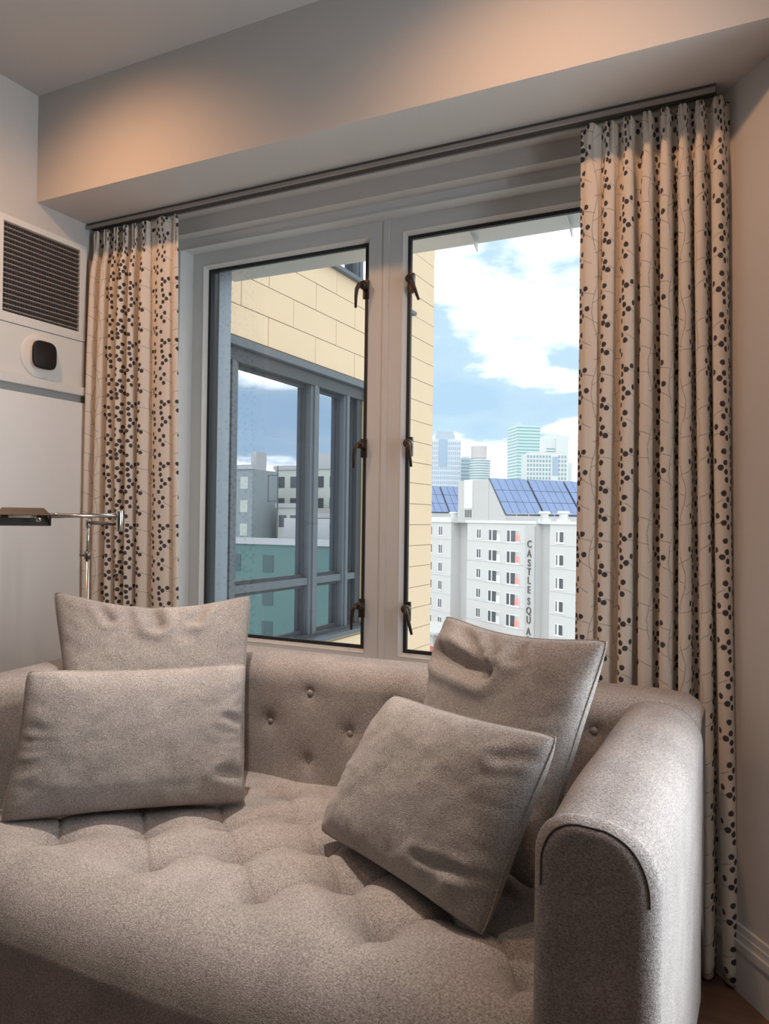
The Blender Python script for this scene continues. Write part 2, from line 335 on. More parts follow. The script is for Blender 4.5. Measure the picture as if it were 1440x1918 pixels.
# exterior metal reveal and the sun shade brackets outside the head
er = MB(); er.box((-2.06, 2.486, .55), (-2.012, 2.565, 2.32)); er.box((-.43, 2.486, .55), (-.38, 2.565, 2.32)); er.box((-2.012, 2.486, 2.232), (-.43, 2.565, 2.32)); er.box((-2.012, 2.486, .55), (-.43, 2.565, .69))
er.build('exterior_reveal', M_EXTMETAL, win)
for x in (-.955, -.605):
    k = MB(); k.prism([(2.566, 2.235), (2.66, 2.235), (2.66, 2.19)], x, x+.004, 0); k.build('shade_bracket', mat('bracket_metal', (.6, .6, .6), .4, metal=.5), win)
k = MB(); k.box((-2.1, 2.566, 2.235), (-.3, 2.70, 2.25)); k.build('shade_shelf', mat('bracket_metal'), win)

def handle(x, z, side, sw):
    """bronze casement lever: plate, hub and drooping lever"""
    h = MB(); h.box((x-.010, YSH-.012, z-.038), (x+.010, YSH, z+.03)); p = h.build('handle', M_BRONZE, s2 if side > 0 else s1)
    p['label'] = 'dark bronze casement lever handle'
    k = MB(); k.tube([(x, YSH-.010, z+.006), (x, YSH-.022, z+.006), (x, YSH-.034, z+.006), (x, YSH-.040, z+.006)], [.014, .016, .015, .009], 12)
    k.build('hub', M_BRONZE, p, True)
    k = MB(); c = (x, YSH-.034, z+.004)
    pts = [c, (x+side*.008, YSH-.044, z+.004), (x+side*(.014+sw*.2), YSH-.050, z-.012), (x+side*(.016+sw*.55), YSH-.050, z-.038), (x+side*(.018+sw), YSH-.046, z-.078)]
    k.tube(pts, [.008, .009, .0075, .0062, .0045], 10); k.build('lever', M_BRONZE, p, True)
for z, sw in ((2.03, .026), (1.452, .006), (.872, .016)): handle(-1.112, z, 1, sw)
for z in (2.03, 1.452, .872): handle(-1.296, z, -1, .002)

# ------------------------------------------------------------------ curtain track and curtains
tk = empty('curtain_track', (-1.26, 2.20, 2.33), 'long metal curtain track under the soffit', 'curtain track')
k = MB(); k.box((-2.425, 2.172, 2.346), (-.118, 2.208, 2.3575)); k.build('rail', mat('track_shadow_line', (.11, .10, .095), .6), tk)  # rail coloured dark to draw the shadow line below the soffit
k = MB(); k.box((-2.425, 2.173, 2.340), (-.118, 2.207, 2.346)); k.build('slot', M_SLOT, tk)  # solid strip, shade inside the slot put into its colour
k = MB(); k.box((-2.425, 2.166, 2.335), (-.118, 2.173, 2.347)); k.box((-2.425, 2.207, 2.335), (-.118, 2.214, 2.347)); k.build('lip', M_TRACK, tk)

def curtain(name, folds, y0, z0, z1, label, flare=(0, 0), uoff=0, q=.062, seed=1):
    """folds: (centre x, pitch, depth) from left to right; pinch pleats at the head"""
    PH = []; 
    NP = 26
    for i, (c, p, a) in enumerate(folds):
        for j in range(NP): PH.append((i, -.5+j/NP))
    PH.append((len(folds)-1, .5))
    zs = np.concatenate([np.linspace(z1, z1-.30, 26), np.linspace(z1-.30, z0, 60)[1:]])
    xl, xr = folds[0][0]-folds[0][1]/2, folds[-1][0]+folds[-1][1]/2
    V = []; U = []; r = np.random.default_rng(seed); ph = r.uniform(0, 6, (len(folds), 3))
    arc = None; rows = []
    for z in zs:
        t = z1-z
        pin = math.exp(-((t-.10)/.05)**2)                 # the stitched pinch below the head
        head = max(0, 1-t/.10)
        body = 1-math.exp(-max(0, t-.06)/.16)
        row = []
        for i, f in PH:
            c, p, a = folds[i]; th = 2*math.pi*f
            ridge = .085*body-.05*pin-.02*head
            qq = q*(.35+.65*body)
            x = c+p*(f+qq*math.sin(2*th)*(.7+.3*math.sin(ph[i, 0]))+ridge*math.sin(th))
            cs = math.cos(th); am = a*(.50+.5*body)*(1+.14*math.sin(2.1*z+ph[i, 1]))
            prof = math.copysign(abs(cs)**.8, cs)
            y = y0-am*prof
            y += head*.022*math.exp(-(f/.13)**2)*(a > .012)          # cleft between the pleat fingers
            y += pin*.010*math.exp(-(f/.2)**2)
            x += .004*math.sin(1.9*z+ph[i, 2])*body*min(1, 2*(.5-abs(f))+.3)
            s = (x-xl)/(xr-xl); dn = (z1-z)/(z1-z0)
            x += dn*(flare[0]*(1-s)+flare[1]*s)
            row.append((x, y, z-.012*head*(.5-.5*cs)))
        rows.append(row)
    mid = np.array(rows[60]); d = np.linalg.norm(np.diff(mid, axis=0), axis=1); arc = np.concatenate([[0], np.cumsum(d)])+uoff
    nz_, nu = len(zs), len(PH); V = np.array(rows).reshape(-1, 3)
    for zi in range(nz_):
        for j in range(nu): U.append((arc[j], V[zi*nu+j, 2]))
    o = obj(name, V, grid_faces(nz_, nu), M_CURT, None, True, uvs=U)
    md = o.modifiers.new('thick', 'SOLIDIFY'); md.thickness = .0025; md.offset = 0
    return tag(o, label, 'curtain', 'berry print curtains')
R = [(-.445, .060, .012), (-.395, .050, .020), (-.344, .052, .036), (-.293, .050, .038), (-.246, .046, .040), (-.201, .044, .040), (-.158, .042, .040), (-.112, .052, .040)]
cr_ = curtain('curtain', R, 2.188, .014, 2.330, 'cream berry print curtain hanging right of the window behind the sofa arm', (-.004, .05), .02, seed=3)
L = [(-2.392, .052, .036), (-2.338, .054, .038), (-2.284, .052, .036), (-2.234, .046, .036), (-2.190, .042, .034), (-2.134, .068, .026), (-2.050, .110, .012), (-1.985, .024, .004)]
cl_ = curtain('curtain', L, 2.188, .014, 2.330, 'cream berry print curtain hanging left of the window behind the floor lamp', (-.0, .045), .11, seed=5)

# ------------------------------------------------------------------ left wall unit: grille, access panel, thermostat
un = empty('fan_coil_panel', (XL, 1.95, 1.64), 'white ventilation panel with dark louvred grille on the left wall', 'air vent')
PY0, PY1 = 1.50, 2.166; GY0, GY1, GZa, GZb = 1.797, 2.135, 1.916, 2.240
k = MB()
k.box((XL, PY0, 1.882), (XL+.012, GY0, 2.262)); k.box((XL, GY1, 1.882), (XL+.012, PY1, 2.262)); k.box((XL, GY0, GZb), (XL+.012, GY1, 2.262)); k.box((XL, GY0, 1.882), (XL+.012, GY1, GZa))
k.build('grille_frame', M_PANEL, un)
k = MB(); k.box((XL+.0005, GY0, GZa), (XL+.002, GY1, GZb)); gb = k.build('duct_backing', M_DARK, un)  # dark sheet on the solid wall, painted shade of an unlit duct
k = MB()
for i in range(30):
    y = GY0+.006+i*(GY1-GY0-.012)/29; k.box((XL+.002, y-.0008, GZa), (XL+.0055, y+.0008, GZb))
fz = k.build('vertical_fins', M_FIN, un)
k = MB(); k.prism([(XL+.003, -.0012), (XL+.0125, -.0004), (XL+.0125, .0013), (XL+.003, .0003)], GY0, GY1, 1)
bl0 = None; NB = 18
for i in range(NB):
    z = GZa+.010+(GZb-GZa-.014)*i/(NB-1)
    if bl0 is None: bl0 = k.build('louvre_blade', M_BLADE, None); bl0.parent = un; base = Vector((0, 0, 0))-WLOC[un.name]; bl0.location = base+Vector((0, 0, z))
    else: o = bl0.copy(); C.objects.link(o); o.location = base+Vector((0, 0, z))
bbox('access_panel', (XL, PY0, 1.700), (XL+.010, PY1, 1.880), M_PANEL, un, .002)
bbox('ledge', (XL, PY0, 1.664), (XL+.024, PY1, 1.698), M_PANEL, un, .003)
k = MB(); k.box((XL, PY0, 1.636), (XL+.004, PY1, 1.664)); k.build('shadow_gap', mat('gap_shade', (.35, .36, .36), .6), un)  # solid grey strip, shadow under the ledge put into its colour
dn = bbox('door_1', (XL, 1.0, .14), (XL+.018, PY1, 1.636), mat('closet_enamel', (.86, .85, .83), .35), None, .003)
struct(dn, 'tall white closet door panel beneath the thermostat ledge')

th = empty('thermostat', (XL+.010, 1.955, 1.78), 'round white wall plate with a black rounded thermostat', 'thermostat')
def squircle_lathe(c, rs, n_exp, k=40):
    """rings (x, radius) of a superellipse in the YZ plane"""
    V = []; 
    for x, r_ in rs:
        for j in range(k):
            a = 2*math.pi*j/k; ca, sa = math.cos(a), math.sin(a)
            V.append((c[0]+x, c[1]+r_*math.copysign(abs(ca)**(2/n_exp), ca), c[2]+r_*math.copysign(abs(sa)**(2/n_exp), sa)))
    F = [(i*k+j, i*k+(j+1) % k, (i+1)*k+(j+1) % k, (i+1)*k+j) for i in range(len(rs)-1) for j in range(k)]+[tuple(range((len(rs)-1)*k, len(rs)*k))]
    return V, F
V, F = squircle_lathe((XL+.010, 1.955, 1.783), [(.0005, .083), (.004, .082), (.006, .078), (.0065, .055)], 2.0); obj('wall_plate', V, F, M_WHITEP, th, True)
V, F = squircle_lathe((XL+.0165, 1.958, 1.785), [(0, .050), (.010, .050), (.012, .049)], 3.6); obj('mount', V, F, M_WHITEP, th, True)
V, F = squircle_lathe((XL+.0285, 1.958, 1.785), [(0, .048), (.003, .0515), (.010, .052), (.013, .050), (.0145, .046)], 3.6); obj('body', V, F, M_BLACK, th, True)

# ------------------------------------------------------------------ ceiling downlights (warm lamps of the room, above the frame)
DL = [(-1.95, 1.24), (-.50, 1.24), (-1.20, 1.42), (-.22, .95)]
DLC = [(1, .52, .26), (1, .52, .26), (1, .92, .84), (1, .84, .68)]; DLT = [33, 33, 0, 0]; DLS = [118, 118, 50, 80]
M_BULB = bpy.data.materials.new('lamp_glow'); M_BULB.use_nodes = True
_b = M_BULB.node_tree.nodes['Principled BSDF']; _b.inputs['Emission Color'].default_value = (1, .62, .33, 1); _b.inputs['Emission Strength'].default_value = 6
DLN = ['recessed downlight in the ceiling nearest the left wall', 'recessed downlight in the ceiling before the right curtain', 'recessed downlight in the ceiling above the middle of the sofa', 'recessed downlight in the ceiling above the right sofa arm']
DLP = [4.9, 4.9, 21, 2.4]
for i, (x, y) in enumerate(DL):
    t = empty('recessed_downlight', (x, y, ZC), DLN[i], 'ceiling light', 'recessed ceiling downlights')
    ring = []
    for rr, zz in ((.040, -.001), (.058, -.001), (.060, -.004), (.042, -.007), (.040, -.001)):
        ring.append((rr, zz))
    V = [(x+r_*math.cos(a), y+r_*math.sin(a), ZC+z_) for r_, z_ in ring for a in [2*math.pi*j/28 for j in range(28)]]
    obj('trim_ring', V, grid_faces(len(ring), 28, True), M_WHITEP, t, True)
    V = [(x+.040*math.cos(2*math.pi*j/28), y+.040*math.sin(2*math.pi*j/28), ZC-.002) for j in range(28)]
    obj('lens', V, [tuple(range(28))[::-1]], M_BULB, t)
    sp = lamp('downlight_beam', 'SPOT', (x, y, ZC-.02), energy=DLP[i]*4, color=DLC[i], spot_size=math.radians(DLS[i]), spot_blend=1.0, shadow_soft_size=.035)
    sp.rotation_euler = (math.radians(DLT[i]), 0, 0); sp.parent = t; sp.location = (0, 0, -.02)
# ------------------------------------------------------------------ sofa
SX0, SX1, AI0, AI1 = -1.925, -.118, -1.735, -.300          # outer ends, inner arm faces
SYF, SYB, SBF = 1.04, 2.095, 1.872                          # seat front, back rear, back front face
sofa = empty('sofa', (-1.02, 1.55, 0), 'grey brown tweed sofa with button tufted seat and back below the window', 'sofa')
def vnoise(P, sc, amp):
    return np.array([noise.noise(Vector(p)*sc) for p in P])*amp
def path_round(pts, rads, step):
    """2d polyline with rounded corners, resampled"""
    out = [np.array(pts[0], float)]
    for i in range(1, len(pts)-1):
        p = np.array(pts[i], float); a = np.array(pts[i-1], float)-p; b = np.array(pts[i+1], float)-p
        la, lb = np.linalg.norm(a), np.linalg.norm(b); r = min(rads[i], la*.49, lb*.49); s = p+a/la*r; e_ = p+b/lb*r
        for t in np.linspace(0, 1, 9): out.append((1-t)**2*s+2*t*(1-t)*(p*.75+(s+e_)*.125)+t*t*e_)
    out.append(np.array(pts[-1], float)); out = np.array(out)
    d = np.concatenate([[0], np.cumsum(np.linalg.norm(np.diff(out, axis=0), axis=1))]); k = max(2, int(d[-1]/step)); s = np.linspace(0, d[-1], k)
    return np.stack([np.interp(s, d, out[:, 0]), np.interp(s, d, out[:, 1])], 1)
def norms2d(P):
    t = np.gradient(P, axis=0); n_ = np.stack([-t[:, 1], t[:, 0]], 1); return n_/np.maximum(1e-9, np.linalg.norm(n_, axis=1)[:, None])
def seg_dist(P, a, b):
    a = np.array(a); b = np.array(b); ab = b-a; t = np.clip(((P-a)@ab)/(ab@ab), 0, 1); return np.linalg.norm(P-a-t[:, None]*ab, axis=1)
def tuft_field(P, btn, links, D, r, cd, cw):
    dm = np.full(len(P), 9.)
    for b in btn: dm = np.minimum(dm, np.linalg.norm(P-np.array(b), axis=1))
    h = -D*np.exp(-(dm/r)**.95)
    if links:
        sm = np.full(len(P), 9.)
        for a, b in links: sm = np.minimum(sm, seg_dist(P, a, b))
        h -= cd*np.exp(-(sm/cw)**2)+cd*.5*np.exp(-(sm/(cw*4)))
    return h
# seat cushion: swept profile in YZ, tufted on top
prof = path_round([(1.90, .425), (SYF, .452), (SYF-.012, .11)], [0, .12, 0], .0065)[::1]
nn = norms2d(prof); nn = nn*np.sign(nn[len(nn)//4, 1])
xs = np.linspace(AI0-.02, AI1+.02, 290)
DXT = .28; sb = []
for r_i, yy in enumerate((1.26, 1.392, 1.525, 1.655, 1.785)):
    x0 = -.35 if r_i % 2 == 0 else -.49
    for k in range(6):
        x = x0-DXT*k
        if AI0+.04 < x < AI1-.03: sb.append((x, yy))
links = []
for a in sb:
    for b in sb:
        if .10 < b[1]-a[1] < .16 and abs(a[0]-b[0]) < .2: links.append((a, b))
    if a[1] < 1.27: links.append((a, (a[0], SYF+.12)))
XX, SS = np.meshgrid(xs, np.arange(len(prof)), indexing='ij')
Y0 = prof[SS.ravel(), 0]; Z0 = prof[SS.ravel(), 1]; NY = nn[SS.ravel(), 0]; NZ = nn[SS.ravel(), 1]; X0 = XX.ravel()
topw = np.clip((NZ-.35)/.5, 0, 1)
H = tuft_field(np.stack([X0, Y0], 1), sb, links, .078, .033, .008, .0042)*topw
H += .010*np.sin(np.clip((X0-AI0)/(AI1-AI0), 0, 1)*math.pi)**.5 + vnoise(np.stack([X0, Y0, Z0], 1), 7, .003)
edge = np.minimum(X0-AI0+.02, AI1+.02-X0); H -= .02*np.exp(-edge/.018)
V = np.stack([X0, Y0+NY*H, Z0+NZ*H], 1)
F = grid_faces(len(xs), len(prof)); np_ = len(prof)
F += [tuple(range(np_)), tuple(range((len(xs)-1)*np_, len(xs)*np_))[::-1]]
seat = obj('seat_cushion', V, F, M_SOFA, sofa, True)
# covered buttons
def dome(rx, rz, axis):
    V = []; k = 12
    for i in range(4):
        a = i/4*math.pi/2
        for j in range(k):
            b = 2*math.pi*j/k; r_ = rx*math.cos(a); h = rz*math.sin(a)
            V.append((r_*math.cos(b), r_*math.sin(b), h) if axis == 2 else (r_*math.cos(b), -h, r_*math.sin(b)))
    V.append((0, 0, rz) if axis == 2 else (0, -rz, 0))
    F = grid_faces(4, k, True)+[(3*k+j, 3*k+(j+1) % k, 4*k) for j in range(k)]
    me = bpy.data.meshes.new('button'); me.from_pydata(V, [], F); me.materials.append(M_SOFA); me.polygons.foreach_set('use_smooth', [True]*len(F)); return me
off = -WLOC[sofa.name]
bm_s = dome(.011, .006, 2)
for x, y in sb:
    z = np.interp(y, prof[::-1, 0], prof[::-1, 1]); link_mesh('button', bm_s, seat, Vector((x, y, z-.062+.006))+off)
# back rest
pb = path_round([(SBF-.012, .36), (SBF, .770), (SYB, .772), (SYB, .12)], [0, .062, .055, 0], .010); nb = norms2d(pb); nb = nb*np.sign(nb[3, 0])*-1
xs = np.linspace(SX0+.004, SX1-.004, 200); bb_ = []
for r_i, zz in enumerate((.487, .586, .684)):
    x0 = -.36 if r_i % 2 == 0 else -.495
    for k in range(7):
        x = x0-.27*k
        if AI0+.04 < x < AI1-.03: bb_.append((x, zz))
XX, SS = np.meshgrid(xs, np.arange(len(pb)), indexing='ij'); X0 = XX.ravel(); Y0 = pb[SS.ravel(), 0]; Z0 = pb[SS.ravel(), 1]; NY = nb[SS.ravel(), 0]; NZ = nb[SS.ravel(), 1]
front = np.clip((-NY-.5)/.4, 0, 1)*np.clip((SBF+.05-Y0)/.03, 0, 1)
lb = [(a, b) for a in bb_ for b in bb_ if .05 < b[1]-a[1] < .12 and abs(a[0]-b[0]) < .2]
H = tuft_field(np.stack([X0, Z0], 1), bb_, [], .020, .026, 0, 1)*front+vnoise(np.stack([X0, Y0, Z0], 1), 6, .003)
ed = np.minimum(X0-SX0, SX1-X0); H -= .045*np.exp(-ed/.022)
V = np.stack([X0, Y0+NY*H, Z0+NZ*H], 1); k = len(pb)
F = grid_faces(len(xs), k)+[tuple(range(k)), tuple(range((len(xs)-1)*k, len(xs)*k))[::-1]]
back = obj('back', V, F, M_SOFA, sofa, True)
bm_b = dome(.010, .006, 1)
for x, z in bb_: link_mesh('button', bm_b, back, Vector((x, SBF+.0105, z))+off)
# arms
def arm(x0, x1, outer):
    ri, ro = .060, .075
    if outer < 0: ri, ro = ro, ri
    pr = path_round([(x0, .10), (x0, .768), (x1, .760), (x1, .10)], [0, ri, ro, 0], .011); cx = (x0+x1)/2; k = len(pr); rows = []
    YA = 1.095
    RF_ = .034; tt = np.linspace(math.pi/2, 0, 9)
    ys = [(YA+RF_*(1-math.sin(t)), RF_*(1-math.cos(t))) for t in tt]+[(y, 0) for y in np.linspace(YA+.045, 1.90, 74)]
    for y, s in ys:
        q = pr.copy(); q[:, 0] = cx+(q[:, 0]-cx)*(1-s/(abs(x1-x0)/2)); q[:, 1] = np.where(q[:, 1] > .2, q[:, 1]-s*.55*np.clip((q[:, 1]-.2)/.4, 0, 1), q[:, 1])
        P = np.stack([q[:, 0], np.full(k, y), q[:, 1]], 1)
        if s == 0:
            P[:, 2] += np.where(q[:, 1] > .5, vnoise(P, 5, .004)-.010*max(0, 1-(y-YA)/.5)*(q[:, 1] > .7), 0)
            P[:, 0] += vnoise(P+3, 4, .004)
            w_ = math.exp(-((y-1.60)/.06)**2)
            P[:, 2] += np.where(q[:, 1] > .70, w_*.0022*np.sin((y+.12*(q[:, 0]-cx))*math.pi*2/.022), 0)
        rows.append(P)
    V = np.concatenate(rows); F = [f[::-1] for f in grid_faces(len(ys), k)]+[tuple(range(k)), tuple(range((len(ys)-1)*k, len(ys)*k))[::-1]]
    a = obj('arm', V, F, M_SOFA, sofa, True)
    # stitched seam round the front panel
    q = rows[3]; c = MB(); sel = [p for p in q if p[2] > .655]
    c.tube([(p[0], p[1]-.0006, p[2]+.0004) for p in sel], .0014, 6); c.build('front_seam', M_SEAM, a, True)
    return a
arm(AI1, SX1, 1); arm(SX0, AI0, -1)
bbox('base', (SX0+.02, 1.10, .09), (SX1-.02, SYB-.02, .16), M_SOFA, sofa, .01)
for x in (SX0+.09, SX1-.09):
    for y in (1.16, 2.0):
        k = MB(); k.tube([(x, y, 0), (x, y, .10)], [.018, .026], 12); k.build('leg', M_WOODLEG, sofa, True)

# ------------------------------------------------------------------ cushions
def cushion(TL, TR, BR, BL, thick, label, folds=(), seed=1, bulge=(0, 0), sag=0):
    TL, TR, BR, BL = (np.array(p, float) for p in (TL, TR, BR, BL)); N = 64
    u = np.linspace(-1, 1, N); U, Vv = np.meshgrid(u, u, indexing='ij'); U = U.ravel(); Vv = Vv.ravel()
    nrm = np.cross(TR-TL, BL-TL); nrm /= np.linalg.norm(nrm)
    if nrm@np.array([0, -1, 0.]) < 0: nrm = -nrm
    ex = (TR-TL+BR-BL)/2; ey = (TL-BL+TR-BR)/2; W_, H_ = np.linalg.norm(ex), np.linalg.norm(ey); ex /= W_; ey /= H_
    c1, c2 = .045, .055
    Us = U*(1-c1*(1-Vv**2)**1.0*np.abs(U)**3); Vs = Vv*(1-c2*(1-U**2)*np.abs(Vv)**3)
    ck = 1-.03*np.abs(U*Vv)**9; Us = Us*ck; Vs = Vs*ck
    Vs = Vs-sag*(1-U**2)**1.2*np.clip((Vv+.2)/1.2, 0, 1)**1.5
    def bil(a, b):
        a = (a[:, None]+1)/2; b = (b[:, None]+1)/2
        return (BL*(1-a)+BR*a)*(1-b)+(TL*(1-a)+TR*a)*b
    P = bil(Us, Vs)
    h = np.clip((1-np.abs(U)**2.6)*(1-np.abs(Vv)**2.6), 0, 1)**.46
    rng_ = Vector((seed*3.7, seed*1.3, 0))
    wr = np.array([noise.noise(Vector((a*2.2, b*2.2, 0))+rng_)*.004+noise.noise(Vector((a*5, b*5, 2))+rng_)*.0018 for a, b in zip(Us*W_*4, Vs*H_*4)])
    # radiating gathers near the corners and edges
    ang = np.arctan2(Vv, U); rad = np.maximum(abs(U), abs(Vv))
    ga = np.array([noise.noise(Vector((math.cos(t)*9, math.sin(t)*9, seed))) for t in ang])*.005*np.clip((rad-.62)/.3, 0, 1)*np.clip((1-rad)/.08, 0, 1)
    fd = np.zeros(len(U))
    for (u0, v0, u1, v1, dep, wid) in folds:
        d = seg_dist(np.stack([U, Vv], 1), (u0, v0), (u1, v1)); fd += -dep*np.exp(-(d/wid)**2)+dep*.55*np.exp(-((d-2.1*wid)/wid)**2)
    T = thick/2
    fr_ = P+nrm*(T*h*(1+bulge[0]*Vv+bulge[1]*U)+(wr+ga+fd)*np.minimum(1, h*1.6))[:, None]
    bk = P-nrm*(T*.85*h+wr*.4*h)[:, None]
    V = np.concatenate([fr_, bk]); F = grid_faces(N, N); G = [tuple(i+N*N for i in f[::-1]) for f in F]
    o = empty('throw_pillow', tuple((BL+BR)/2), label, 'pillow', 'tweed throw pillows on the sofa')
    bm = bmesh.new(); me = bpy.data.meshes.new('cover')
    me.from_pydata((V-np.array(WLOC[o.name])).tolist(), [], F+G); bm.from_mesh(me); bmesh.ops.remove_doubles(bm, verts=bm.verts, dist=1e-5); bmesh.ops.recalc_face_normals(bm, faces=bm.faces); bm.to_mesh(me); bm.free()
    me.materials.append(M_PILLOW); me.polygons.foreach_set('use_smooth', [True]*len(me.polygons)); link_mesh('cover', me, o)
    # sewn edge all round
    ed = [i for i in range(N)]+[i*N+N-1 for i in range(1, N)]+[(N-1)*N+i for i in range(N-2, -1, -1)]+[i*N for i in range(N-2, 0, -1)]
    k = MB(); pts = [tuple(P[i]) for i in ed]+[tuple(P[ed[0]])]; k.tube(pts, .0018, 6, False); k.build('edge_seam', M_PILLOW, o, True)
    return o
cushion((-1.852, 1.552, .972), (-1.394, 1.900, .956), (-1.290, 1.735, .462), (-1.610, 1.420, .462), .13, 'large pillow standing upright behind the other pillow on the left', [(-.05, 1.05, .02, .66, .02, .07), (-.55, .95, -.45, .7, .010, .05), (.5, .96, .42, .72, .012, .06)], 2, sag=.13)
cushion((-1.638, 1.300, .803), (-1.266, 1.706, .790), (-1.196, 1.618, .448), (-1.634, 1.226, .448), .165, 'lumbar pillow lying in front on the left side of the seat', [(1.02, -.64, .80, -.50, .012, .07), (.98, .15, .8, .25, .008, .05)], 4)
cushion((-.752, 1.885, .940), (-.268, 1.560, .958), (-.395, 1.470, .462), (-.790, 1.752, .462), .15, 'large creased pillow leaning in the right corner behind another pillow', [(-.75, .60, .05, .56, .026, .085), (-.55, .93, -.05, .72, .014, .05), (-.2, .95, .1, .74, .012, .045), (.25, .96, .32, .74, .010, .05)], 6, sag=.05)
cushion((-.788, 1.645, .772), (-.322, 1.367, .805), (-.436, 1.294, .448), (-.936, 1.556, .448), .17, 'tilted lumbar pillow leaning in front on the right side of the seat', [(.95, .72, .78, .62, .007, .06), (.45, -.60, .98, -.50, .0055, .05), (.7, -.97, .82, -.78, .010, .05)], 9)

# ------------------------------------------------------------------ floor lamp
fla = empty('floor_lamp', (-1.985, 1.80, 0), 'nickel pharmacy floor lamp with folding arm beside the left curtain', 'floor lamp')
px_, py_ = -1.985, 1.80
k = MB(); k.tube([(px_, py_, 0), (px_, py_, .012), (px_, py_, .020), (px_, py_, .024)], [.115, .115, .10, .02], 32); k.build('base', M_NICKELD, fla, True)
k = MB(); k.tube([(px_, py_, .02), (px_, py_, 1.062)], .0068, 14); k.build('lower_pole', M_NICKEL, fla, True)
k = MB(); k.tube([(px_, py_, 1.06), (px_, py_, 1.165)], .0048, 14); k.build('upper_pole', M_NICKEL, fla, True)
k = MB(); k.tube([(px_, py_, 1.048), (px_, py_, 1.072)], .0095, 14); cl = k.build('clamp', M_NICKELD, fla, True)
k = MB(); k.tube([(px_, py_, 1.060), (px_-.022, py_-.010, 1.060)], [.004, .005], 10); k.build('clamp_knob', M_NICKELD, cl, True)
k = MB(); k.tube([(px_, py_, 1.150), (px_, py_, 1.158), (px_, py_, 1.176), (px_, py_, 1.180)], [.006, .009, .009, .005], 14); k.build('elbow', M_NICKEL, fla, True)
J = Vector((-1.845, 1.80, 1.168))
k = MB(); k.tube([(px_, py_, 1.167), (J.x, J.y, 1.164)], .0062, 12); k.build('lower_arm', M_NICKELD, fla, True)
k = MB(); k.tube([(J.x, J.y, 1.140), (J.x, J.y, 1.144), (J.x, J.y, 1.205), (J.x, J.y, 1.209)], [.008, .0105, .0105, .008], 16); k.build('joint', M_NICKEL, fla, True)
HS = Vector((-1.972, 1.645, 1.189)); dr = (HS-Vector((J.x, J.y, 1.19))); dr.z = 0; dr.normalize()
k = MB(); k.tube([(J.x, J.y, 1.191), tuple(HS-dr*.05), tuple(HS-dr*.02), tuple(HS+dr*.01)], [.0065, .0065, .0085, .0085], 12); k.build('upper_arm', M_NICKEL, fla, True)
# shade: hipped trough, rolled a little towards the room
sd = Vector((dr.y, -dr.x, 0)); 
if sd.dot(Vector((0, -1, 0))) < 0: sd = -sd
ro = math.radians(28)
sx, su = sd*math.cos(-ro)-Vector((0, 0, 1))*math.sin(-ro), Vector((0, 0, 1))*math.cos(-ro)+sd*math.sin(-ro)
def sp(a, b, c): return tuple(HS+dr*a+sx*b+su*c)
LH = .155
Vs_ = [sp(.0, -.036, -.018), sp(LH, -.036, -.018), sp(LH, .036, -.018), sp(.0, .036, -.018), sp(.022, -.018, .016), sp(LH-.018, -.018, .016), sp(LH-.018, .018, .016), sp(.022, .018, .016)]
shd = obj('shade', Vs_, [(4, 5, 6, 7), (0, 1, 5, 4), (1, 2, 6, 5), (2, 3, 7, 6), (3, 0, 4, 7)], M_NICKELD, fla)
md = shd.modifiers.new('thick', 'SOLIDIFY'); md.thickness = .0018
k = MB(); k.tube([sp(.035, 0, -.002), sp(.12, 0, -.002)], .007, 12); k.build('bulb_tube', M_WHITEP, shd, True)
k = MB(); k.tube([sp(.035, .020, -.012), sp(.035, .020, -.030)], [.006, .0075], 12); k.build('switch', M_NICKEL, shd, True)
# ------------------------------------------------------------------ outside: neighbouring wing
GZ = -30.0
M_YEL = mat('yellow_panel', (.53, .41, .275), .7, mottle=(2.5, .04), bump=(60, .05, .003))
M_JOINT = mat('joint_dark', (.33, .26, .16), .9)
M_WFR = mat('wing_frame', (.04, .046, .052), .5, spec=.25)
M_WFRL = mat('wing_frame_light', (.085, .098, .112), .5, spec=.25)
XW, YE = -3.25, 7.69
wing = empty('yellow_wing', (XW-2, 5.2, GZ), 'neighbouring wing clad in pale yellow panels seen through the left pane', 'building')
WY0, WY1, WZ0, WZ1 = 4.03, 6.14, .20, 2.435                 # big window
UY0, UY1, UZ0, UZ1 = 5.22, 7.10, 3.31, 5.3                  # window of the floor above
RY0 = 2.60
k = MB(); XB = XW-.012
def wall_rect(mb, y0, y1, z0, z1, x0=None): mb.box((XW-.30 if x0 is None else x0, y0, z0), (XB, y1, z1))
k_rects = [(RY0, WY0, GZ, 8), (WY0, WY1, GZ, WZ0), (WY0, UY0, WZ1, 8), (UY0, WY1, WZ1, UZ0), (WY1, YE-.008, GZ, UZ0), (UY1, YE-.008, UZ0, 8), (UY0, UY1, UZ1, 8)]
for a in k_rects: wall_rect(k, *a)
k.box((XW-5, YE-.3, GZ), (XW-.30, YE-.008, 8)); k.box((XW-5, RY0, 7.9), (XW-.3, YE-.3, 8.0))
bk = k.build('backing_wall', M_JOINT, wing)
PW, PH_ = .655, .2175; zj = 2.445
def minus(ys, ye, zs_, ze, hole):
    """rectangle minus a hole, as rectangles"""
    y0, y1, z0, z1 = hole
    if ye <= y0 or ys >= y1 or ze <= z0 or zs_ >= z1: return [(ys, ye, zs_, ze)]
    o = []
    if ys < y0: o.append((ys, y0, zs_, ze)); ys = y0
    if ye > y1: o.append((y1, ye, zs_, ze)); ye = y1
    if zs_ < z0: o.append((ys, ye, zs_, z0))
    if ze > z1: o.append((ys, ye, z1, ze))
    return o
cnt = 0; rest = MB()
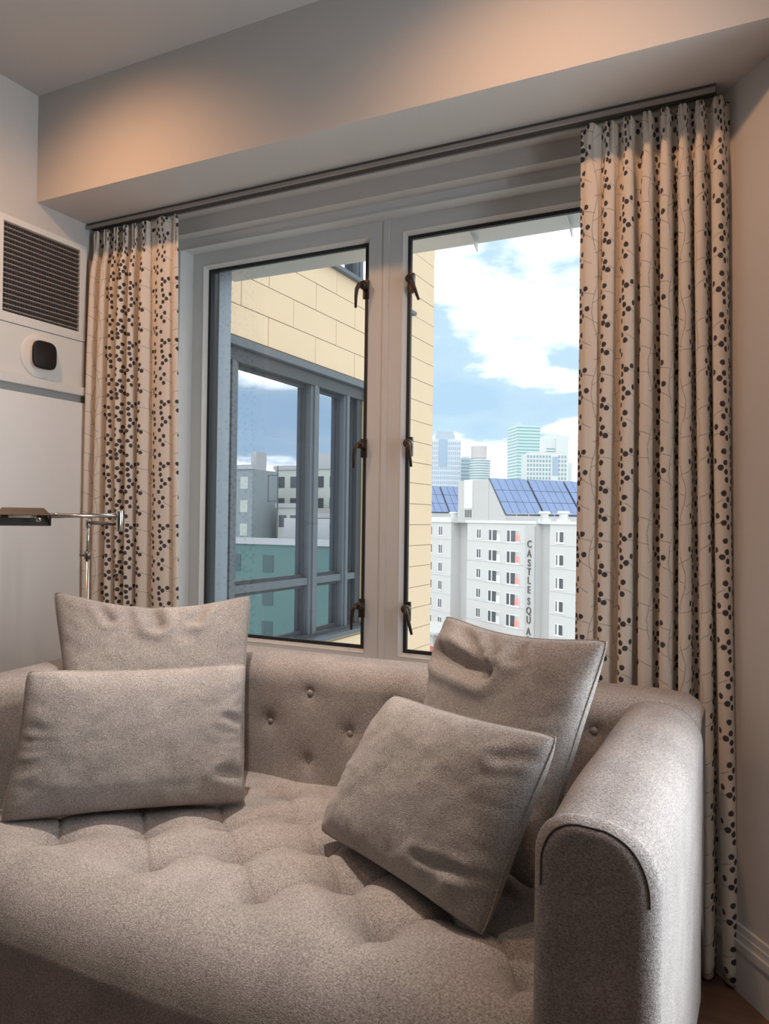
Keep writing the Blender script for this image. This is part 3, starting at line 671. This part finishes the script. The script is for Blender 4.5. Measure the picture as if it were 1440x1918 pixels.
for r_i in range(-16, 12):
    z = zj+r_i*PH_; ya = (4.58 if r_i % 2 == 0 else 4.2525)-PW*3; dz = rng.uniform(0, .002)
    for c_i in range(10):
        y = ya+c_i*PW
        if y > 7.0: break
        lst = [(max(RY0, y+.0035), YE if y+PW > 7.0 else y+PW-.0035, z+.003, z+PH_-.003)]
        if lst[0][1]-lst[0][0] < .02: continue
        for hole in ((WY0-.01, WY1+.005, WZ0-.05, WZ1), (UY0-.01, UY1+.01, UZ0-.01, UZ1+.01)):
            lst = [q for a in lst for q in minus(*a, hole)]
        for a in lst:
            if a[1]-a[0] < .01 or a[3]-a[2] < .01: continue
            q = MB(); q.box((XB, a[0], a[2]), (XW+rng.uniform(-.0015, .0015), a[1], a[3]))
            if a[1] < 3.9 or a[3] < -1.2 or a[2] > 4.9: rest.add(q.V, q.F)
            else: q.build('cladding_panel', M_YEL, wing)
ro_ = rest.build('cladding_panels', M_YEL, wing); ro_['kind'] = 'stuff'
k = MB(); k.box((XW-5, YE-.008, GZ), (XW, YE, 8)); k.build('end_wall', M_YEL, wing)
k = MB(); k.box((XB, RY0, GZ), (XW, YE, zj-16*PH_)); k.build('lower_wall', M_YEL, wing)
# dark room behind the glass
M_ROOM = mat('wing_room', (.16, .19, .18), .9)
k = MB(); k.box((XW-3.2, RY0, -.2), (XW-3.1, YE-.4, 6)); k.box((XW-3.1, RY0, -.2), (XW-.35, YE-.4, .1)); k.box((XW-3.1, RY0, 2.75), (XW-.35, YE-.4, 3.0)); k.build('interior', M_ROOM, wing)
def wing_window(y0, y1, z0, z1, mull, trans, nm):
    XG = XW-.115
    f = MB()
    f.box((XW-.20, y0, z1-.155), (XW-.03, y1, z1)); f.box((XW-.20, y0, z0), (XW-.03, y1, z0+.05)); f.box((XW-.20, y0, z0+.05), (XW-.05, y0+.09, z1-.155)); f.box((XW-.20, y1-.09, z0+.05), (XW-.05, y1, z1-.155))
    w_ = f.build('window', M_WFR, wing)
    q = MB(); q.box((XW-.03, y0-.02, z1-.055), (XW+.012, y1+.01, z1)); q.box((XW-.03, y0-.02, z0-.012), (XW+.05, y1+.02, z0+.022)); q.build('drip_moulding', M_WFRL, w_)
    ys = [y0+.09]
    for a, b in mull:
        q = MB(); q.box((XG-.05, a, z0+.05), (XW-.045, b, z1-.155)); q.box((XW-.045, a+(b-a)*.3, z0+.05), (XW-.03, b-(b-a)*.3, z1-.155)); q.build('mullion', M_WFRL, w_); ys += [a, b]
    ys.append(y1-.09)
    for i in range(0, len(ys), 2):
        a, b = ys[i], ys[i+1]; zs2 = [z0+.05]+([trans[0], trans[1]] if trans else [])+[z1-.155]
        if trans:
            q = MB(); q.box((XG-.03, a, trans[0]), (XW-.055, b, trans[1])); q.build('transom', M_WFRL, w_)
        for j in range(0, len(zs2), 2):
            c, d = zs2[j], zs2[j+1]
            q = MB(); e_ = .028
            for lo, hi in (((a, c), (a+e_, d)), ((b-e_, c), (b, d)), ((a+e_, c), (b-e_, c+e_)), ((a+e_, d-e_), (b-e_, d))): q.box((XG-.02, lo[0], lo[1]), (XG+.02, hi[0], hi[1]))
            q.build('sash_bead', M_WFR, w_)
            q = MB(); q.box((XG-.004, a+e_, c+e_), (XG+.004, b-e_, d-e_)); q.build('pane', M_WGLASS, w_)
wing_window(WY0, WY1, WZ0, WZ1, [(4.17, 4.29), (5.25, 5.38), (5.80, 5.90)], (.652, .708), 'big')
wing_window(UY0, UY1, UZ0, UZ1, [(6.0, 6.12)], None, 'upper')

# ------------------------------------------------------------------ outside: ground and city
M_GROUND = mat('street', (.22, .23, .21), .9, mottle=(.05, .4))
k = MB(); k.box((-2500, 12, GZ-1), (2500, 2600, GZ)); struct(k.build('ground', M_GROUND), 'streets and yards far below the window')
M_CONC = mat('pale_concrete', (.49, .485, .48), .85, mottle=(.6, .03))
M_CONCD = mat('grey_concrete', (.42, .415, .41), .85, mottle=(.6, .05))
M_CREAM = mat('cream_render', (.63, .60, .55), .85, mottle=(.5, .05))
M_WINFR = mat('white_window_frame', (.60, .60, .60), .5)
M_PANE = mat('dark_pane', (.07, .08, .09), .15)
M_RED = mat('coral_panel', (.85, .27, .24), .6)
M_SOLAR = mat('solar_cell', (.17, .22, .35), .2, mottle=(.4, .15))
M_SOLFR = mat('solar_rail', (.05, .06, .09), .5)
M_SIGN = mat('sign_bronze', (.10, .085, .075), .6)
M_ROOFW = mat('roof_white', (.58, .59, .60), .7)
BA = (-44.648, 109.25); ang = math.radians(-37.867)
cs = empty('apartment_block', (BA[0], BA[1], GZ), 'long white apartment block with vertical lettering and rooftop solar panels', 'building', rz=ang)
# local frame: x along the facade, y away from the viewer, z up from the street (camera height = 30 + 1.19 m)
def LB(name, lo, hi, m, parent=cs): q = MB(); q.box((lo[0], lo[1], lo[2]-GZ), (hi[0], hi[1], hi[2]-GZ)); return q.build(name, m, parent, False, True)
LB('left_volume', (-14, 0, GZ), (3.3, 16, .9), M_CONC); LB('recess_wall', (3.3, 1.6, GZ), (7.9, 16, .9), M_CONCD)
LB('main_volume', (7.9, 0, GZ), (24.25, 16, .9), M_CONC); LB('sign_pilaster', (22.25, -.25, GZ), (24.25, 0, .6), M_CONCD)
LB('recess_wall', (24.25, .9, GZ), (27.0, 16, .9), M_CONCD); LB('right_volume', (27.0, 0, GZ), (40, 16, .9), M_CONC)
LB('parapet', (7.6, -.15, .9), (24.4, .3, 1.25), M_ROOFW); LB('parapet', (26.9, -.15, .9), (40, .3, 1.25), M_ROOFW); LB('parapet', (-14, -.15, .9), (3.5, .3, 1.7), M_ROOFW)
LB('roof_deck', (-14, .3, .9), (40, 16, 1.0), M_ROOFW)
for r_i in range(7):                        # storey joints
    z = 1.1-2.8*(r_i+1); LB('storey_band', (7.9, -.03, z-.03), (22.25, .0, z+.03), M_CONCD); LB('storey_band', (27, -.03, z-.03), (40, .0, z+.03), M_CONCD); LB('storey_band', (-14, -.03, z-.03), (3.3, .0, z+.03), M_CONCD)
def cwindow(x0, x1, z0, z1, kind, y=0.0):
    q = MB(); t = .09; d0, d1 = y-.06, y+.02; Z = -GZ
    def fr_(a, b, c, d): q.box((a, d0, c+Z), (b, d1, d+Z))
    fr_(x0, x1, z1-t, z1); fr_(x0-.1, x1+.1, z0-.12, z0+t); fr_(x0, x0+t, z0+t, z1-t); fr_(x1-t, x1, z0+t, z1-t)
    if kind == 'narrow': cuts = [x0+t, x0+(x1-x0)*.45, x0+(x1-x0)*.58, x1-t]
    elif kind == 'single': cuts = [x0+t, x0+(x1-x0)*.22, x0+(x1-x0)*.45, x1-t]
    else: cuts = [x0+t, x0+(x1-x0)*.26, x0+(x1-x0)*.34, x0+(x1-x0)*.68]
    fr_(cuts[1], cuts[2], z0+t, z1-t)
    if kind in ('white', 'red'): fr_(cuts[3], x1-t, z0+t, z0+t+.05)
    w_ = q.build('window', M_WINFR, cs, False, True)
    for a, b in ((cuts[0], cuts[1]), (cuts[2], cuts[3])):
        p = MB(); p.box((a, y-.02, z0+t+Z), (b, y-.005, z1-t+Z)); p.build('pane', M_PANE, w_, False, True)
    if kind in ('white', 'red'):
        zm = z0+(z1-z0)*.62
        p = MB(); p.box((cuts[3]+.03, y-.05, z0-.12+Z), (x1+.05, y-.03, zm+Z)); p.build('infill_panel', M_RED if kind == 'red' else M_WINFR, w_, False, True)
        p = MB(); p.box((cuts[3]+.03, y-.03, zm+Z), (x1-t, y-.01, z1-t+Z)); p.build('louvre', M_CONCD, w_, False, True)
for r_i in range(7):
    z = 0.05-2.8*r_i
    cwindow(10.45, 11.6, z-1.35, z, 'narrow'); cwindow(13.5, 16.4, z-1.6, z, 'white'); cwindow(17.85, 20.75, z-1.65, z, 'red')
    cwindow(28.2, 29.75, z-1.4, z, 'single'); cwindow(33.2, 34.75, z-1.4, z, 'single')
    cwindow(-.45, .75, z-1.2, z+.25, 'narrow'); cwindow(-3.6, -2.4, z-1.2, z+.25, 'narrow'); cwindow(-7.6, -6.4, z-1.2, z+.25, 'narrow')
    cwindow(6.2, 7.3, z-1.3, z+.1, 'narrow', 1.6)
# rooftop stair tower, light panel and its window
LB('stair_tower', (5.1, .05, .9), (13.25, 6, 7.05), M_CONCD); lp = LB('light_panel', (7.0, -.08, 2.95), (9.2, .05, 7.15), M_ROOFW)
tw = LB('tower_window', (7.1, -.02, 1.55), (9.1, .05, 2.9), M_WINFR)
for a in (7.2, 7.85, 8.5): LB('pane', (a, -.05, 1.65), (a+.5, -.02, 2.8), M_PANE, tw)
q = MB(); Zo = -GZ; q.prism([(13.25, .9+Zo), (17.3, .9+Zo), (17.3, 1.9+Zo), (13.25, 6.95+Zo)], .1, 14, 1); q.build('array_side_wall', M_CONCD, cs, False, True)
def solar(y0, y1, xt, zt, xb, zb, cols, rows, name='solar_array'):
    t = Vector((xt, 0, zt)); b = Vector((xb, 0, zb)); d = (b-t); nrm = Vector((-d.z, 0, d.x)).normalized()
    if nrm.z < 0: nrm = -nrm
    def pt(u, v, h): p = t+d*v+nrm*h; return (p.x, y0+(y1-y0)*u, p.z-GZ)
    def slab(u0, u1, v0, v1, h0, h1): return [pt(u0, v0, h0), pt(u1, v0, h0), pt(u1, v1, h0), pt(u0, v1, h0), pt(u0, v0, h1), pt(u1, v0, h1), pt(u1, v1, h1), pt(u0, v1, h1)]
    q = MB(); q.add(slab(-.01, 1.01, -.01, 1.01, .04, .14), BOXF); a = q.build('solar_array', M_SOLFR, cs, False, True)
    for i in range(cols):
        for j in range(rows):
            q = MB(); q.add(slab((i+.035)/cols, (i+.965)/cols, (j+.02)/rows, (j+.98)/rows, .141, .20), BOXF); q.build('solar_panel', M_SOLAR, a, False, True)
solar(.1, 6.3, 13.2, 7.05, 17.3, 2.05, 5, 3); solar(6.6, 12.8, 13.2, 7.05, 17.3, 2.05, 5, 3); solar(13.1, 19.3, 13.2, 7.05, 17.3, 2.05, 5, 3)
solar(6.1, 12.3, -10.97, 6.9, -7.5, 2.45, 5, 3); solar(-.4, 5.8, -10.97, 6.9, -7.5, 2.45, 5, 3)
q = MB(); q.prism([(-11, .9+Zo), (-7.5, .9+Zo), (-7.5, 2.35+Zo), (-11, 6.8+Zo)], -.4, 12.3, 1); q.build('array_side_wall', M_CONCD, cs, False, True)
for x in (24.6, 28.3, 2.4):
    q = MB(); q.tube([(x, 1, Zo+1.0), (x, 1, Zo+1.5), (x, 1, Zo+1.55), (x, 1, Zo+2.2), (x, 1, Zo+2.25), (x, 1, Zo+2.5)], [.8, .8, .5, .5, .75, .7], 14); q.build('roof_vent', M_ROOFW, cs, False, True)
q = MB()
for x in np.arange(14.5, 31, 2.6): q.box((x, .2, Zo+1.2), (x+.06, .26, Zo+2.2))
q.box((14.5, .2, Zo+2.12), (31, .26, Zo+2.2)); q.box((14.5, .2, Zo+1.7), (31, .26, Zo+1.75)); q.build('railing', M_CONCD, cs, False, True)
# lettering down the pilaster
tops = {0: -1.2, 1: -2.4, 2: -3.6, 3: -4.71, 4: -5.82, 5: -7.02, 7: -8.47, 8: -9.67, 9: -10.86, 10: -12.31, 11: -13.42, 12: -14.55}
deps = bpy.context.evaluated_depsgraph_get()
def text_mesh(s, size, ext):
    cu = bpy.data.curves.new('letter', 'FONT'); cu.body = s; cu.size = size; cu.extrude = ext; cu.align_x = 'CENTER'; cu.offset = .012
    to = bpy.data.objects.new('letter_tmp', cu); C.objects.link(to); dg = bpy.context.evaluated_depsgraph_get(); dg.update()
    me = bpy.data.meshes.new_from_object(to.evaluated_get(dg)); bpy.data.objects.remove(to); me.materials.clear(); me.materials.append(M_SIGN); return me
for i, ch in enumerate('CASTLE SQUARE'):
    if ch == ' ': continue
    me = text_mesh(ch, 1.3, .05); o = link_mesh('letter', me, cs, (23.25, -.30, tops[i]-.92-GZ)); o.rotation_euler = (math.pi/2, 0, 0)
# low brick annex by the block
an = empty('brick_annex', (BA[0]-8*.0, BA[1]-14, GZ), 'low brick building with grey awning at the foot of the white block', 'building', rz=ang)
def LA(name, lo, hi, m): q = MB(); q.box(lo, hi); return q.build(name, m, an, False, True)
LA('wall', (2, 0, 0), (8.5, 6, 15.0), mat('red_brick', (.55, .20, .15), .8)); LA('upper_wall', (1.5, .2, 15.0), (8.8, 6, 16.8), M_CONC); LA('awning', (1, -1, 16.8), (11, 5, 17.1), M_CONCD)
for a in (2.6, 4.0, 5.4): LA('window', (a, .1, 15.1), (a+.8, .2, 16.6), M_PANE)

# skyline towers: image columns and heights turned into real sizes at their distances
def tower(name, label, px0, px1, ytop, dist, depth, m, rot=0):
    """body of a far tower; px values give its bearing and size"""
    lat0, lat1 = (px0-720)/1420*dist, (px1-720)/1420*dist; top = (986-ytop)/1420*dist+CAMZ; c = (lat0+lat1)/2
    P = right*c+fwd*dist; t = empty(name, (P.x, P.y, GZ), label, 'building', 'far towers of the skyline', rz=yaw+rot)
    t['w'] = lat1-lat0; return t, lat1-lat0, top-GZ
def LT(t, name, lo, hi, m, parent=None): q = MB(); q.box(lo, hi); return q.build(name, m, parent or t, False, True)
M_T1 = mat('tower_hazed_stone', (.50, .55, .60), .7); M_T1W = mat('tower_blue_glass', (.28, .36, .47), .3)  # skyline colours here and below have the aerial haze mixed in
M_T2 = mat('tower_grey', (.36, .42, .48), .7); M_T3 = mat('tower_beige', (.46, .44, .44), .7); M_T4 = mat('tower_mint_glass', (.40, .56, .55), .3); M_T4L = mat('tower_band', (.20, .30, .33), .4); M_T5 = mat('tower_white', (.54, .57, .58), .7)
t, W_, Hh = tower('stone_tower', 'stepped haze-toned stone tower with blue glass crown on the skyline at left', 806, 862, 834, 800, 30, M_T1)
LT(t, 'body', (-W_/2, 0, 0), (W_/2, 30, Hh), M_T1); LT(t, 'crown', (-W_*.34, 2, Hh), (W_*.30, 24, Hh+5), M_T2); LT(t, 'crown_top', (-W_*.30, 4, Hh+5), (W_*.26, 20, Hh+9), M_T2)
LT(t, 'glass_bay', (-W_*.24, -.6, Hh-28), (W_*.04, 0, Hh), M_T1W)
for i in range(14):
    x = -W_/2+1+i*(W_-2)/13.5
    for j in range(10): LT(t, 'window', (x, -.3, Hh-6-j*5.2), (x+1.0, 0, Hh-2.6-j*5.2), M_T1W)
t, W_, Hh = tower('slate_tower', 'small slate grey tower between the stone and the round tower', 862, 882, 868, 850, 20, M_T2)
LT(t, 'body', (-W_/2, 0, 0), (W_/2, 20, Hh), M_T2); LT(t, 'cap', (-W_*.3, 3, Hh), (W_*.3, 15, Hh+2), M_T1); 
for j in range(7): LT(t, 'floor_band', (-W_/2, -.2, Hh-4-j*4), (W_/2, 0, Hh-2.8-j*4), M_T4L)
t, W_, Hh = tower('drum_tower', 'banded tower topped by a beige drum on the skyline', 880, 920, 870, 780, 24, M_T3)
q = MB(); q.tube([(0, 12, 0), (0, 12, Hh)], [W_/2, W_/2], 32); q.build('body', M_T5, t, False, True)
q = MB(); q.tube([(-1, 12, Hh), (-1, 12, Hh+1.5), (-1, 12, Hh+1.6), (-1, 12, Hh+14)], [W_*.34, W_*.34, W_*.38, W_*.38], 32); q.build('drum', M_T3, t, False, True)
for j in range(9): q = MB(); q.tube([(0, 12, Hh-2.2-j*2.6), (0, 12, Hh-1.0-j*2.6)], [W_/2+.15]*2, 32); q.build('floor_band', M_T4L, t, False, True)
t, W_, Hh = tower('glass_tower', 'tall mint green glass tower with two roof masts', 967, 1011, 806, 1000, 35, M_T4, .18)
LT(t, 'body', (-W_/2, 0, 0), (W_/2, 40, Hh), M_T4)
for j in range(22): LT(t, 'floor_band', (-W_/2, -.3, Hh-3.5-j*4.2), (W_/2+.02, 0, Hh-2.3-j*4.2), M_T4L); LT(t, 'side_band', (-W_/2-.3, 0, Hh-3.8-j*4.2), (-W_/2, 40, Hh-1.6-j*4.2), M_T4L)
for x in (-W_*.16, W_*.10): q = MB(); q.tube([(x, 8, Hh), (x, 8, Hh+14)], [.5, .25], 8); q.build('mast', M_T2, t, False, True)
t, W_, Hh = tower('white_tower', 'white tower with a stepped top behind the office slab', 1018, 1063, 829, 1150, 30, M_T5)
LT(t, 'body', (-W_/2, 0, 0), (-W_*.03, 30, Hh), M_T5); LT(t, 'taller_wing', (-W_*.03, -3, 0), (W_/2, 30, Hh+3.5), M_T5)
for j in range(8): LT(t, 'window_band', (-W_*.42, -.3, Hh-17-j*4), (-W_*.06, 0, Hh-15.5-j*4), M_T4L)
t, W_, Hh = tower('office_slab', 'wide haze-toned office building with a grid of small windows', 984, 1064, 858, 700, 25, M_T5)
LT(t, 'body', (-W_/2, 0, 0), (W_/2, 25, Hh), M_T5); LT(t, 'side_wing', (W_/2, 2, 0), (W_/2+4, 25, Hh-8), M_T5); LT(t, 'glass_bay', (W_*.12, -.5, Hh-20), (W_*.24, 0, Hh-3), M_T1W); LT(t, 'roof_plant', (-W_*.4, 5, Hh), (W_*.45, 20, Hh+1.6), M_T3)
for i in range(13):
    x = -W_/2+1+i*(W_-2)/13
    if W_*.10 < x < W_*.22: continue
    for j in range(7): LT(t, 'window', (x, -.3, Hh-4.2-j*4), (x+1.5, 0, Hh-1.8-j*4), M_T4L)

# buildings ahead on the right, beyond the curtain; the wing's glass mirrors them
def block(name, label, c, size, rot, m, ztop, nx, rows, wm=M_PANE):
    t = empty(name, (c[0], c[1], GZ), label, 'building', 'city blocks mirrored in the wing window', rz=rot); h = ztop-GZ
    LT(t, 'body', (-size[0]/2, -size[1]/2, 0), (size[0]/2, size[1]/2, h), m); LT(t, 'roof_house', (-size[0]*.2, -size[1]*.2, h), (size[0]*.12, size[1]*.2, h+2.5), M_CONCD)
    LT(t, 'parapet', (-size[0]/2-.2, -size[1]/2-.2, h), (size[0]/2+.2, -size[1]/2+.2, h+.6), M_CONCD)
    for i in range(nx):
        x = -size[0]/2+size[0]*(i+.5)/nx
        for j in range(rows): LT(t, 'window', (x-.6, -size[1]/2-.05, h-2.6-j*3.1), (x+.6, -size[1]/2+.02, h-1.0-j*3.1), wm)
M_B1 = mat('block_stone', (.50, .52, .46), .85, mottle=(.4, .1)); M_B2 = mat('block_brick', (.26, .17, .12), .9, mottle=(.8, .2)); M_B3 = mat('block_cream', (.62, .64, .54), .85); M_B4 = mat('block_slate', (.26, .30, .30), .8)
block('stone_block', 'broad grey stone block mirrored in the middle of the wing window', (51.5, 97), (11, 10), 0, M_B1, 8.2, 5, 6)
block('stone_annex', 'lower pale stone block mirrored before the broad grey one', (49.0, 88), (5.5, 6), 0, mat('annex_stone', (.46, .46, .42), .85), 2.6, 3, 4)
block('cream_block', 'narrow cream block mirrored at the left of the wing window', (60.4, 88), (6.0, 8), 0, M_B3, 5.2, 3, 5)
block('slate_block', 'dark slate block mirrored beside the narrow cream block', (54.6, 84.5), (2.6, 6), 0, M_B4, 7.6, 1, 6, M_B1)
block('brick_block', 'dark brick block mirrored at the right of the wing window', (40.6, 88), (9.0, 8), 0, M_B2, 1.3, 4, 4)
block('pale_gable', 'pale windowless gable mirrored above the dark brick block', (43.4, 98), (4.0, 6), 0, M_B3, 5.8, 1, 1, M_B3)
block('low_terrace', 'low dark green terrace mirrored low in the wing window', (31, 64), (34, 10), 0, mat('terrace_green', (.10, .18, .165), .8), -1.3, 9, 3, mat('terrace_pane', (.05, .09, .09), .4))
mt = empty('radio_mast', (41.4, 70, GZ), 'thin dark mast mirrored in the wing window', 'mast')
q = MB(); q.tube([(0, 0, 0), (0, 0, 30+7.0)], [.16, .07], 8); q.build('pole', M_PANE, mt, False, True)
q = MB(); q.box((-.1, -.05, 33.0), (1.3, .05, 33.12)); q.box((1.2, -.05, 33.0), (1.3, .05, 36.0)); q.box((-.1, -.05, 35.9), (1.3, .05, 36.0)); q.build('antenna_frame', M_PANE, mt, False, True)
